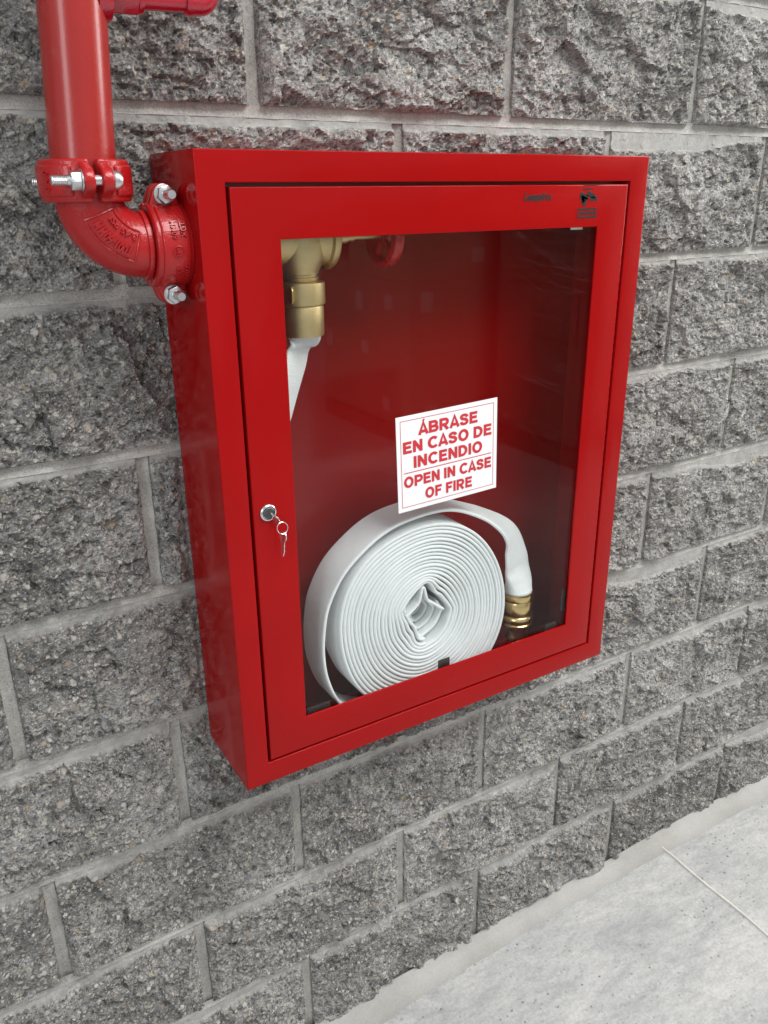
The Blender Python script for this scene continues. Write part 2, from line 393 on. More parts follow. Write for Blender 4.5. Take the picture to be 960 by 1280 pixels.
# ---------------------------------------------------------------- block wall
wall = thing('block_wall', 'grey split-face concrete block wall with pale mortar joints behind the red cabinet', 'wall', (0.4, 0, ZF))
zo = [0.0154, 0.0091, 0.0076, 0.0025, -0.0057, -0.009, -0.0115, -0.0084]
beds = {k: -.2 * k + zo[k] for k in range(8)}
beds[8] = ZF - .012
for k in (-1, -2, -3): beds[k] = beds[0] - .2 * k - 0.0
SH = .0108
JW = .0086
def block(x0, x1, z0, z1, seed, step):
    nx = max(8, int((x1 - x0) / step)); nz = max(6, int((z1 - z0) / step))
    u = np.linspace(0, 1, nx + 1) * (x1 - x0); v = np.linspace(0, 1, nz + 1) * (z1 - z0)
    U, Vv = np.meshgrid(u, v); W = x1 - x0; H = z1 - z0
    X = U + x0 + seed * 3.7; Z = Vv + z0 + seed * 1.9
    base = .0145 + (hash2(np.array(seed), np.array(3), 5) - .5) * .005
    big = fbm(X * 9, Z * 11, 11, 3) * .010 + chips(X * 14 + .4 * Z * 14, Z * 20, 47) * .0100 + chips(X * 27 - .3 * Z * 27, Z * 36, 49) * .0065
    mid = fbm(X * 16 + Z * 8, Z * 24, 23, 6, .58) * .0070
    rid = fbm(X * 60 + Z * 30, Z * 90 - X * 20, 31, 4, .7) * .0022
    ch = chips(X * 48 + .2 * Z * 48, Z * 60, 43) * .0052 + chips(X * 85 + .3 * Z * 85, Z * 110, 41) * .0026 + chips(X * 190, Z * 240, 57) * .0018
    fine = fbm(X * 260, Z * 300, 71, 2) * .0012
    P = base + big + mid + rid + ch + fine
    P = np.maximum(P, .005 + .25 * (P - .005))
    P = np.minimum(P, .0255)
    Xw = U + x0; Zw = Vv + z0
    dout = np.maximum(np.maximum(-.1395 - Xw, Xw - .5342), np.maximum(-.8525 - Zw, Zw + .0358))   # distance outside the cabinet outline
    capb = .0125 + np.clip(dout - .004, 0, 1) * .8 + .35 * (ch + fine)
    P = np.minimum(P, np.maximum(capb, .006))
    # sides: face drops a bit to a straight arris
    e = np.minimum(U, W - U); eb = Vv
    side = np.clip(e / .010, 0, 1) ** .6
    P = P * side + (.0078 + .35 * ch + .4 * fine) * (1 - side)
    bot = np.clip(eb / .007, 0, 1) ** .6
    P = P * bot + (.0105 + .3 * ch) * (1 - bot)
    # flush smooth lip along the top edge with a broken lower border
    r0 = hash2(np.array(seed), np.array(9), 8)
    L = .0075 + .004 * r0 + .0045 * fbm(X * 14, Z * 0 + seed, 83, 4, .6) + .0025 * fbm(X * 70, Z * 0 + seed, 87, 2)
    if r0 > .72: L = L + .010 * np.clip(fbm(X * 5, Z * 0 + seed, 91, 2) + .2, 0, 1) * 2
    L = np.maximum(L, .004)
    dt = H - Vv
    k = np.clip((dt - L) / .0035, 0, 1); k = k * k * (3 - 2 * k)
    P = P * k + (.0045 + .0005 * fine / .0016) * (1 - k)
    lip = 1 - np.clip((dt - L - .001) / .0025, 0, 1)
    lip = lip * np.clip(e / .002, 0, 1)
    jx = np.where((U > 0) & (U < W), fbm(X * 150, Z * 150, 97, 1) * step * .2, fbm(X * 20, Z * 60, 99, 3) * .0013)
    jz = np.where((Vv > 0) & (Vv < H), fbm(X * 150, Z * 150, 98, 1) * step * .2, fbm(X * 40, Z * 20, 95, 3) * .0012)
    cx, cz = (x0 + x1) / 2, (z0 + z1) / 2
    F3 = np.stack([U + x0 - cx + jx, -P, Vv + z0 - cz + jz], -1).reshape(-1, 3)
    n1 = nx + 1
    ring = [i for i in range(n1)] + [j * n1 + nx for j in range(1, nz + 1)] + [nz * n1 + i for i in range(nx - 1, -1, -1)] + [j * n1 for j in range(nz - 1, 0, -1)]
    ring = np.array(ring); back = F3[ring].copy(); back[:, 1] = .012
    verts = np.concatenate([F3, back]); nb = len(F3); nr = len(ring)
    I, J = np.meshgrid(np.arange(nx), np.arange(nz)); a = (J * n1 + I).ravel()
    quads = np.stack([a, a + 1, a + n1 + 1, a + n1], 1)
    rr = np.arange(nr); q2 = np.stack([ring[(rr + 1) % nr], ring, nb + rr, nb + (rr + 1) % nr], 1)
    Q = np.concatenate([quads, q2]).astype(np.int32)
    me = bpy.data.meshes.new('concrete_block')
    me.vertices.add(len(verts)); me.vertices.foreach_set('co', verts.astype(np.float32).ravel())
    me.loops.add(Q.size); me.loops.foreach_set('vertex_index', Q.ravel())
    me.polygons.add(len(Q)); me.polygons.foreach_set('loop_start', np.arange(len(Q), dtype=np.int32) * 4)
    me.update(calc_edges=True)
    at_ = me.attributes.new('lip', 'FLOAT', 'POINT')
    # side walls of the block stay cast smooth: treat as darker cast face
    vals = np.concatenate([lip.ravel(), np.full(nr, .0)]).astype(np.float32)
    at_.data.foreach_set('value', vals)
    sm = np.zeros(len(Q), bool); sm[:len(quads)] = SMOOTH
    me.polygons.foreach_set('use_smooth', sm)
    me.materials.append(M['block'])
    o = bpy.data.objects.new('concrete_block', me); COL.objects.link(o)
    o.parent = wall; o.location = Vector((cx, 0, cz)) - Vector(wall.location)
nblk = 0; SMOOTH = False
for row in range(-3, 8):
    zt = beds[row] - .0055; zb = beds[row + 1] + .0065
    # even course (0,2,4..) has joints at 0, .4, ..; odd at .2+SH
    even = (row % 2 == 1)
    for k in range(-4, 7):
        xa = .4 * k if even else .4 * k + .2 + SH - .4
        # course 0 is the one above bed 0
        x0 = xa + JW; x1 = xa + .4 - JW
        near = (-.75 < xa < 1.45) and (-1 <= row)
        nblk += 1
        block(x0, x1, zb, zt, nblk, .0023 if near else .006)
mb = B(); xs = np.linspace(-2.2, 3.2, 60); zs = np.linspace(ZF - .02, .85, 30)
V = [(x, .0045, z) for z in zs for x in xs]
mb.add(V, [(j * 60 + i, j * 60 + i + 1, (j + 1) * 60 + i + 1, (j + 1) * 60 + i) for j in range(29) for i in range(59)])
mb.build('mortar', M['mortar'], wall, True)
# thick mortar bead in every joint, slightly uneven, recessed in the vertical joints
mb = B()
def bead(p0, p1, hw, depth, seed):
    p0 = Vector(p0); p1 = Vector(p1); L = (p1 - p0).length; n = max(3, int(L / .012)); d = (p1 - p0) / n; s = d.normalized(); side = Vector((s.z, 0, -s.x))
    V = []; F = []
    for i in range(n + 1):
        c = p0 + d * i; w_ = hw * (1 + random.uniform(-.05, .05)); dp = depth + random.uniform(-.0006, .0006)
        V += [c - side * w_ + Vector((0, -dp - .0008, 0)), c + Vector((0, -dp + .0022, 0)), c + side * w_ + Vector((0, -dp - .0008, 0))]
        if i: a = 3 * i - 3; F += [(a, a + 1, a + 4, a + 3), (a + 1, a + 2, a + 5, a + 4)]
    mb.add(V, F)
for row in range(-2, 8): bead((-2.0, 0, beds[row] + .0005), (3.0, 0, beds[row] + .0005), .0085, .0045, row)
for row in range(-3, 8):
    for k in range(-4, 8):
        xa = .4 * k if row % 2 == 1 else .4 * k + .2 + SH - .4
        bead((xa, 0, beds[row] - .003), (xa, 0, beds[row + 1] + .003), .0088, .0004, row)
jo = mb.build('mortar_joint', M['mortar'], wall, True); jo['kind'] = 'stuff'
# mortar fillet where the wall meets the floor
xs = np.linspace(-2.2, 3.2, 700); b = B(); V = []; prof = 9
fx = fbm(xs * 2, xs * 0, 5, 3, .3); fy = fbm(xs * 2.5, xs * 0 + 4, 9, 3, .35)
for i, x in enumerate(xs):
    h = .017 + .006 * fx[i]; dd = .060 + .022 * fy[i]
    for j in range(prof):
        t = j / (prof - 1)
        V.append((x, -.0262 - (dd - .018) * t ** 1.2 if j else -.012, ZF + .0005 + ((h - .002) * (1 - t) ** 1.6 if j else h - .0005) * (1 if j < prof - 1 else 0)))
F = [(i * prof + j, i * prof + j + 1, (i + 1) * prof + j + 1, (i + 1) * prof + j) for i in range(len(xs) - 1) for j in range(prof - 1)]
b.add(V, F); b.build('mortar_fillet', M['fillet'], wall, True)

# ---------------------------------------------------------------- cabinet
X0, X1, Z0, Z1, YF, YB = -.1395, .5342, -.8525, -.0358, -.1643, -.0155
YP = -.0295   # back panel, just clear of the rough stone
cab = thing('fire_hose_cabinet', 'red steel fire hose cabinet with glazed locked door fixed on the block wall', 'cabinet', ((X0 + X1) / 2, YB, Z0))
def arc(cx, cy, r, a0, a1, n=4): return [(cx + r * math.cos(math.radians(a0 + (a1 - a0) * i / n)), cy + r * math.sin(math.radians(a0 + (a1 - a0) * i / n))) for i in range(n + 1)]
def mitre(prof, l, r, bt, t):
    """prof: closed list of (inset, y) ; rectangle given by its outer sides; each side may use its own inset scale"""
    V = []; n = len(prof)
    for (sx, sz) in ((0, 0), (1, 0), (1, 1), (0, 1)):
        for ins, y in prof:
            V.append(((l + ins) if not sx else (r - ins), y, (bt + ins) if not sz else (t - ins)))
    F = [(k * n + i, k * n + (i + 1) % n, ((k + 1) % 4) * n + (i + 1) % n, ((k + 1) % 4) * n + i) for k in range(4) for i in range(n)]
    return V, F
th = .0015; fw = .0330; ro = .0016
outer = [(0, YB)] + arc(ro, YF + ro, ro, 180, 270) + arc(fw - ro, YF + ro, ro, 270, 360) + [(fw, YF + .018)]
inner = [(fw - th, YF + .018), (fw - th, YF + th), (th, YF + th), (th, YB)]
b = B(); b.add(*mitre(outer + inner, X0, X1, Z0, Z1))
b.build('body', M['red'], cab, True)
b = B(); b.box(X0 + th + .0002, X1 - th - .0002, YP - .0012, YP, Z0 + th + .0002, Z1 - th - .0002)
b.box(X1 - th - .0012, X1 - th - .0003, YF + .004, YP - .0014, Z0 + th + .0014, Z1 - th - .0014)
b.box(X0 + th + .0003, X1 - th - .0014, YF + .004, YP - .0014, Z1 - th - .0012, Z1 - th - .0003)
b.build('shaded_interior', M['red_shaded'], cab)  # back panel with added side and top sheets, in the shade-darkened red
# hidden stop angles inside the front frame
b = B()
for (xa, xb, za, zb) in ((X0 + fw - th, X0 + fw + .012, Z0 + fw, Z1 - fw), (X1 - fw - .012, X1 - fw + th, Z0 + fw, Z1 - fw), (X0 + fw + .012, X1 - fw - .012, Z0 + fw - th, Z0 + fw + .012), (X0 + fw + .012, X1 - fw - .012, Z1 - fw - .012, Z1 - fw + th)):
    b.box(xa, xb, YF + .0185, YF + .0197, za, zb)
b.build('door_stop', M['red_shaded'], cab)
# door
dl, dr, db, dt_ = X0 + .0370, X1 - .0385, Z0 + .0368, Z1 - .0372
WL, WR, WB, WT = X0 + .0938, X1 - .0917, Z0 + .0871, Z1 - .0924
def mitre2(prof_out, prof_in, o, i):
    """profile running from the outer rectangle o to the inner rectangle i"""
    V = []; prof = [('o', a, y) for a, y in prof_out] + [('i', a, y) for a, y in prof_in]; n = len(prof)
    for (sx, sz) in ((0, 0), (1, 0), (1, 1), (0, 1)):
        for tag, ins, y in prof:
            l, r, bt, t = (o if tag == 'o' else i)
            V.append(((l + ins) if not sx else (r - ins), y, (bt + ins) if not sz else (t - ins)))
    F = [(k * n + j, k * n + (j + 1) % n, ((k + 1) % 4) * n + (j + 1) % n, ((k + 1) % 4) * n + j) for k in range(4) for j in range(n)]
    return V, F
YD = YF - .0004
po = [(th, YD + .016), (0, YD + .016)] + arc(ro, YD + ro, ro, 180, 270)
pi_ = arc(-.0011, YD + .0011, .0011, 270, 360, 3) + [(0, YD + .0030), (-th, YD + .0030), (-th - .0002, YD + th)]
b = B(); b.add(*mitre2(po, pi_ + [], (dl, dr, db, dt_), (WL, WR, WB, WT)))
door = b.build('door', M['red'], cab, True)
gy = YD + .0032
b = B(); b.box(WL - .012, WR + .012, gy, gy + .003, WB - .012, WT + .012)
b.build('glass_pane', M['glass'], door)
def part(bb, name, mat, parent, **kw): return bb.build(name, mat, parent, **kw)
# glazing clips behind the glass edge
for (cx, cz, wd, hh) in ((.196, WB + .0025, .0105, .008), (-.022, WB + .0015, .018, .0055), (.415, WB + .002, .012, .006), (WR - .001, -.72, .006, .02)):
    b = B(); b.box(cx - wd, cx + wd, gy + .0034, gy + .0062, cz - hh, cz + hh)
    b.build('glazing_clip', M['black'], door, bevel=.0006)
for (cx, wd) in ((.409, .011),):
    b = B(); b.box(cx - wd, cx + wd, gy + .0034, gy + .0040, WT - .0032, WT + .006)
    b.build('mounting_tape', M['tape'], door)
# piano hinge in the right gap
b = B(); z = db + .022; i = 0; hx = (dr + X1 - fw) / 2 + .0006
while z < dt_ - .02:
    L = .0085
    b.lathe([(.0, 0), (.0020, 0), (.0020, L), (0, L)], at(hx + (.0008 if i % 2 else -.0004), YF + .0052 + (.0006 if i % 2 else 0), z), 10)
    z += L + .0045; i += 1
b.build('hinge', M['red'], door, True)
# lock
LK = (-.0832, YD, -.449)
b = B(); b.lathe([(.0112, 0), (.0112, .0016), (.0102, .0030), (.0085, .0036), (.0078, .0026), (0, .0026)], at(*LK, AYm), 40)
lock = b.build('lock', M['chrome'], door, True)
b = B(); b.lathe([(.0072, .0), (.0072, .0042), (.0066, .0048), (0, .0048)], at(*LK, AYm), 28); b.box(-.0007, .0007, -.0035, .0035, .0046, .0050, at(*LK, AYm))
b.build('lock_plug', M['dark_steel'], lock, True)
# print on the door
def flat_print(name, body, cx, base, width, cap, y, mat, parent, off=.02, shear=0.0, rot=0.0, pivot=None):
    V, F = fit_text(body, cx, base, width, cap, off, 0, shear)
    b = B(); mt = M4((0, y, 0), (1, 0, 0), (0, 0, 1), (0, -1, 0))
    if pivot: mt = Matrix.Translation(pivot) @ Matrix.Rotation(-rot, 4, 'Y') @ mt
    b.add(V, F, mt); return b.build(name, mat, parent)
flat_print('shop_name', 'Lesspiro.', .3285, -.0925, .050, .0105, YD - .0005, M['ink_black'], door, .045, .35)
def quad_strokes(bb, pts, wd, y):
    for (xa, za, xb, zb) in pts:
        d = Vector((xb - xa, 0, zb - za)); n_ = Vector((-d.z, 0, d.x)).normalized() * wd / 2
        A = Vector((xa, y, za)); C_ = Vector((xb, y, zb)); bb.add([A - n_, C_ - n_, C_ + n_, A + n_], [(0, 1, 2, 3)])
sx, sz = .4195, -.1005
b = B(); ys = YD - .0003
quad_strokes(b, [(sx - .008, sz + .0220, sx + .0155, sz + .0225)], .0006, ys)
quad_strokes(b, [(sx - .008 + q * .0024, sz + .0180, sx - .0064 + q * .0024, sz + .0180) for q in range(6)], .0028, ys)
for q, (a0, a1, c0, c1) in enumerate(((-.0125, .0125, .0005, .0080), (-.0020, .0130, .0110, .0095), (.0030, .0070, .0145, .0068), (-.0095, .0085, -.0010, .0055), (-.0085, .0045, -.0030, -.0005), (-.0110, .0100, -.0060, .0035))):
    quad_strokes(b, [(sx + a0, sz + a1, sx + c0, sz + c1)], .0052, ys)
quad_strokes(b, [(sx - .0145, sz - .0045, sx + .0145, sz - .0040), (sx - .0145, sz - .0140, sx + .0145, sz - .0135)], .0022, ys - .0001)
quad_strokes(b, [(sx - .0138, sz - .0045, sx - .0138, sz - .014), (sx + .0138, sz - .0045, sx + .0138, sz - .014)], .0020, ys - .0002)
quad_strokes(b, [(sx - .0100 + q * .0034, sz - .0112, sx - .0100 + q * .0034 + .0006, sz - .0068) for q in range(7)], .0026, ys)
b.V = [Vector((sx + (v.x - sx) * 1.22, v.y, sz + .001 + (v.z - sz) * 1.15)) for v in b.V]
st = b.build('sticker', M['ink_black'], door); st['label'] = 'small dark maker sticker on the upper right door rail'

# ---------------------------------------------------------------- warning sign on the glass
sc_ = Vector((.1934, gy - .0006, -.4222)); SW, SHh = .1700, .1360; rot = math.radians(1.9)
sign = thing('warning_sign', 'white ÁBRASE EN CASO DE INCENDIO sign with red lettering stuck on the cabinet glass', 'sign', tuple(sc_))
RM = Matrix.Translation(sc_) @ Matrix.Rotation(-rot, 4, 'Y')
b = B(); b.box(-SW / 2, SW / 2, -.0002, .0005, -SHh / 2, SHh / 2, RM); b.build('panel', M['vinyl'], sign)
b = B(); q = .0062; ly = -.0005
for (xa, xb, za, zb) in ((-SW / 2 + q, SW / 2 - q, SHh / 2 - q - .0008, SHh / 2 - q), (-SW / 2 + q, SW / 2 - q, -SHh / 2 + q, -SHh / 2 + q + .0008), (-SW / 2 + q, -SW / 2 + q + .0008, -SHh / 2 + q + .0008, SHh / 2 - q - .0008), (SW / 2 - q - .0008, SW / 2 - q, -SHh / 2 + q + .0008, SHh / 2 - q - .0008), (-SW / 2 + .010, SW / 2 - .010, -.0128, -.0116)):
    b.add([(xa, ly, za), (xb, ly, za), (xb, ly, zb), (xa, ly, zb)], [(0, 1, 2, 3)], RM)
b.build('border', M['ink_red'], sign)
TH_ = .235
def arc2(cx, cy, rx, ry, a0, a1, n=12): return [(cx + rx * math.cos(math.radians(a0 + (a1 - a0) * i / n)), cy + ry * math.sin(math.radians(a0 + (a1 - a0) * i / n))) for i in range(n + 1)]
t_ = TH_ / 2
def bowl(x, w_, y0, y1):
    r = (y1 - y0) / 2; return [(x, y0), (x + w_ - r, y0)] + arc2(x + w_ - r, (y0 + y1) / 2, r, r, -90, 90, 10)[1:-1] + [(x + w_ - r, y1), (x, y1)]
G = {'A': (.84, [([(t_ * .8, 0), (.42, 1.0 - .01), (.84 - t_ * .8, 0)], 0, 'A'), ([(.22, .27), (.62, .27)], 0, 0)]),
     'B': (.78, [(bowl(t_, .52, .5, 1 - t_), 1, 0), (bowl(t_, .57, t_, .5), 1, 0)]),
     'R': (.82, [(bowl(t_, .56, .44, 1 - t_), 1, 0), ([(t_, .44 + t_), (t_, 0)], 0, 0), ([(.36, .46), (.70, 0)], 0, 0)]),
     'P': (.76, [(bowl(t_, .56, .42, 1 - t_), 1, 0), ([(t_, .42 + t_), (t_, 0)], 0, 0)]),
     'D': (.80, [([(t_, t_), (.32, t_)] + arc2(.32, .5, .80 - t_ - .32, .5 - t_, -90, 90, 14)[1:-1] + [(.32, 1 - t_), (t_, 1 - t_)], 1, 0)]),
     'E': (.70, [([(.70, t_), (t_, t_), (t_, 1 - t_), (.68, 1 - t_)], 0, 0), ([(t_, .52), (.63, .52)], 0, 0)]),
     'F': (.66, [([(t_, 0), (t_, 1 - t_), (.66, 1 - t_)], 0, 0), ([(t_, .50), (.58, .50)], 0, 0)]),
     'N': (.78, [([(t_, 0), (t_, 1)], 0, 0), ([(.78 - t_, 0), (.78 - t_, 1)], 0, 0), ([(t_ * 1.05, .93), (.78 - t_ * 1.05, .07)], 0, 0)]),
     'I': (TH_, [([(t_, 0), (t_, 1)], 0, 0)]),
     'O': (.90, [(arc2(.45, .5, .45 - t_, .52 - t_, 0, 360, 28)[:-1], 1, 0)]),
     'C': (.84, [(arc2(.47, .5, .47 - t_, .52 - t_, 42, 318, 22), 0, 0)]),
     'S': (.74, [([tuple(q[:2]) for q in catmull([(x, y, 0) for x, y in ((.625, .68), (.56, .83), (.37, .885), (.19, .835), (.125, .715), (.19, .60), (.37, .53), (.56, .45), (.625, .30), (.56, .165), (.37, .115), (.17, .17), (.105, .32))], 4)], 0, 0)])}
layer = [0]
def stroke(bb, pts, closed, wd, mt, lift):
    n = len(pts); L = []; R_ = []
    for i, (x, y) in enumerate(pts):
        p = Vector((x, y)); a_ = Vector(pts[(i - 1) % n]) if (closed or i > 0) else None; c_ = Vector(pts[(i + 1) % n]) if (closed or i < n - 1) else None
        d1 = (p - a_).normalized() if a_ is not None else None; d2 = (c_ - p).normalized() if c_ is not None else None
        if d1 is None: d1 = d2
        if d2 is None: d2 = d1
        n1 = Vector((-d1.y, d1.x)); n2 = Vector((-d2.y, d2.x)); m_ = (n1 + n2)
        m_ = m_.normalized() if m_.length > 1e-4 else n1
        k_ = min(1.6, 1 / max(.3, m_.dot(n1))) * wd / 2
        L.append(p + m_ * k_); R_.append(p - m_ * k_)
    V = [Vector((q.x, q.y, lift)) for q in L + R_]
    F = [(i, (i + 1) % n, n + (i + 1) % n, n + i) for i in range(n if closed else n - 1)]
    bb.add(V, F, mt)
def sign_text(bb, body, cx, base, width, cap, mt):
    gap = .10; W = 0; pos = []; prev = ''
    for chh in body:
        if chh == ' ': W += .34; prev = ' '; continue
        g = 'A' if chh == 'Á' else chh
        if g == 'A' and prev and prev != ' ' or prev in ('A', 'Á'): W -= .07
        prev = chh; pos.append((chh, g, W)); W += G[g][0] + gap
    W -= gap; sx_ = width / W
    for chh, g, px in pos:
        T = mt @ Matrix.Translation((cx - width / 2 + px * sx_, base, 0)) @ Matrix.Diagonal((sx_, cap, 1, 1))
        for k_, (pts, closed, _) in enumerate(G[g][1]): stroke(bb, pts, closed, TH_, T, .00002 + k_ * .00003)
        if chh == 'Á': stroke(bb, [(.38, 1.10), (.50, 1.27)], 0, .14, T, .00002)
b = B(); TM = RM @ M4((0, -.0006, 0), (1, 0, 0), (0, 0, 1), (0, -1, 0))
for body, cx, base, wd, cap in (('ÁBRASE', .000, .0380, .100, .0168), ('EN CASO DE', 0, .0155, .150, .0168), ('INCENDIO', 0, -.0070, .117, .0168), ('OPEN IN CASE', 0, -.0335, .150, .0160), ('OF FIRE', 0, -.0560, .081, .0160)):
    sign_text(b, body, cx, base, wd, cap, TM)
b.build('lettering', M['ink_red'], sign)

# ---------------------------------------------------------------- keys
keys = thing('key_set', 'small steel keys on a split ring hanging from the cabinet door lock', 'keys', (LK[0], LK[1] - .01, LK[2] - .06))
KY = LK[1] - .0045
mt = Matrix.Translation((LK[0] + .001, KY, LK[2])) @ Matrix.Rotation(math.radians(28), 4, 'Y')
bow = [(-.0012, 0), (-.0012, -.006)] + [(-.0062 * math.cos(a) , -.0115 - .0062 * math.sin(a)) for a in np.linspace(-.9, math.pi + .9, 14)][:] + [(.0012, -.006), (.0012, 0)]
km = Matrix.Translation((LK[0] + .0012, KY - .001, LK[2] + .001)) @ Matrix.Rotation(math.radians(-32), 4, 'Y') @ M4((0, 0, 0), (.45, -.9, 0), (0, 0, 1), (.9, .45, 0))
b = B(); b.prism(bow, -.0009, .0009, km); b.build('key', M['chrome'], keys, bevel=.0003)
rc = Vector((-.0708, KY - .009, -.4680)); b = B()
b.tube([rc + Vector((.0072 * math.cos(a), .0018 * math.sin(a), .0072 * math.sin(a))) for a in np.linspace(0, 2 * math.pi, 33)], .0006, 8, caps=False)
b.build('key_ring', M['chrome'], keys, True)
hm = Matrix.Translation(rc + Vector((.0012, .001, -.0045))) @ Matrix.Rotation(math.radians(4), 4, 'Y') @ M4((0, 0, 0), (.35, -.93, 0), (0, 0, 1), (.93, .35, 0))
hk = [(-.0060 * math.sin(a), -.0065 - .0075 * (1 - math.cos(a)) / 1.0 + .006) for a in np.linspace(-2.6, 2.6, 14)]
blade = [(.0028, -.014), (.0032, -.0165), (.0024, -.019), (.0034, -.021), (.0022, -.0235), (.0032, -.026), (.0012, -.034), (-.0022, -.034), (-.0024, -.014)]
b = B(); b.prism(hk, -.0008, .0008, hm); b.prism(blade, -.0007, .0007, hm); b.build('key', M['chrome'], keys, bevel=.00025)

# ---------------------------------------------------------------- ribbon / hose
def ribbon(path, wvec, half, th_, rounds, uvname=True, ncs=16):
    """path Nx3, wvec Nx3 unit width direction, half width list, thickness list, rounds 0..1 morph to circle"""
    N = len(path); P = np.array(path, float); Wd = np.array(wvec, float)
    T = np.gradient(P, axis=0); T /= np.linalg.norm(T, axis=1)[:, None] + 1e-12
    Wd = Wd - T * (Wd * T).sum(1)[:, None]; Wd /= np.linalg.norm(Wd, axis=1)[:, None]
    Nn = np.cross(T, Wd)
    V = []; ang = np.linspace(0, 2 * math.pi, ncs, endpoint=False)
    flat = []
    k = 12
    def xs_(h, t2): return [-h, -h + .13 * t2, -h + .45 * t2, -h + t2, -h + t2 * 2.2, -h * .3, h * .3, h - t2 * 2.2, h - t2, h - .45 * t2, h - .13 * t2, h]
    flat = [(i, 1) for i in range(k)] + [(k - 1 - i, -1) for i in range(1, k - 1)]
    for j in range(N):
        h = half[j]; t2 = th_[j] / 2; r = rounds[j]; X_ = xs_(h, t2)
        for q, (f, s) in enumerate(flat):
            x = X_[f]; d = abs(x) - (h - t2)
            y = s * t2 * (1.0 if d <= 0 else math.sqrt(max(0.0, 1 - (d / t2) ** 2)))
            # slight bulge
            if r > 0:
                a = math.pi * f / (k - 1); R_ = h * (1 - r) + r * h
                cxx = -math.cos(a) * h; cyy = s * math.sin(a) * h
                x = x * (1 - r) + cxx * r; y = y * (1 - r) + cyy * r
            V.append(P[j] + Wd[j] * x + Nn[j] * y)
    F = []; n = len(flat)
    for j in range(N - 1):
        for q in range(n): F.append((j * n + q, j * n + (q + 1) % n, (j + 1) * n + (q + 1) % n, (j + 1) * n + q))
    F.append(tuple(reversed(range(n)))); F.append(tuple(range((N - 1) * n, N * n)))
    dist = np.concatenate([[0], np.cumsum(np.linalg.norm(np.diff(P, axis=0), axis=1))])
    return V, F, n, dist
def hose_obj(name, segs, parent):
    bm = bmesh.new(); uvl = bm.loops.layers.uv.new('UVMap'); vuv = {}
    for V, F, n, dist in segs:
        vs = [bm.verts.new(v) for v in V]
        for i, v in enumerate(vs): vuv[v] = (dist[i // n], (i % n) * .008)
        for f in F:
            fc = bm.faces.new([vs[i] for i in f]); fc.smooth = True
            for lp in fc.loops: lp[uvl].uv = vuv[lp.vert]
    bmesh.ops.recalc_face_normals(bm, faces=bm.faces)
    me = bpy.data.meshes.new(name); bm.to_mesh(me); bm.free()
    c = Vector((.18, -.11, -.69)); me.transform(Matrix.Translation(-c))
    return link(name, me, M['hose'], parent, False, c)
hose = thing('fire_hose', 'white woven fire hose rolled in a flat coil inside the cabinet', 'hose', (.18, -.11, Z0 + .002))
CX, CZ = .178, -.680; YC = -.110; HW = .0315
NT_ = 18.0
def per_interp(a, tab):
    d = np.array([t[0] for t in tab]); v = np.array([t[1] for t in tab])
    d = np.concatenate([d - 360, d, d + 360]); v = np.concatenate([v, v, v]); return np.interp(a, d, v)
TO = [(-142, .1614), (-120, .163), (-95, .1655), (-75, .166), (-50, .1655), (-35, .163), (-19, .156), (-3, .149), (15, .1445), (40, .1445), (66, .149), (89, .1525), (110, .1550), (125, .1605), (142, .1655), (160, .1655), (172, .1610), (186, .157), (202, .1560)]
TI = [(-141, .0405), (-116, .054), (-102, .057), (-83, .0497), (-56, .0447), (-28, .041), (-5, .0430), (10, .036), (32, .0335), (68, .0357), (83, .0500), (92, .061), (104, .060), (125, .055), (145, .0545), (159, .0575), (168, .0500), (-177, .0435)]
TI = sorted(TI); TO = sorted(TO)
TS = [(-150, .046), (-100, .052), (-60, .046), (-10, .042), (40, .039), (90, .052), (140, .052), (170, .048)]
def smoothed(tab, k_):
    A = np.arange(0, 360, 2.0); v = per_interp(A, tab)
    for _ in range(k_): v = .25 * np.roll(v, 1) + .5 * v + .25 * np.roll(v, -1)
    return lambda q: np.interp(q % 360, np.append(A, 360), np.append(v, v[0]))
fO, fI0, fS0 = smoothed(TO, 60), smoothed(TI, 3), smoothed(TS, 60)
fI = lambda q: fI0(q) * .90
fS = lambda q: fS0(q) * .90
pts = []; thk = []; M_ = 96
NN = int(NT_ * M_)
for i in range(NN + 1):
    s = i / M_; th0 = math.radians(-95) - 2 * math.pi * (s - NT_)      # ends at the bottom, runs clockwise outward
    a = math.degrees(th0)
    u_ = s / NT_; e_ = math.exp(-(s / 3.6) ** 1.3)
    r_in = fI(a) * e_ + fS(a) * (1 - e_); r_out = fO(a) - .003
    ar = math.radians(a)
    r = r_in * (1 - u_) + r_out * u_ + .0004 * math.sin(ar * 5 + s * .5) + .0004 * math.sin(ar * 9 + s * .6) * math.exp(-s / 6)
    pts.append((CX + r * math.cos(th0), YC + .0007 * math.sin(s * 2.7) + .0006 * math.sin(ar * 2 + s * .6), CZ + r * math.sin(th0)))
    thk.append(min(.0069, (r_out - r_in) / NT_ * .88))
P = np.array(pts)
for _ in range(1): P[1:-1] = .25 * P[:-2] + .5 * P[1:-1] + .25 * P[2:]
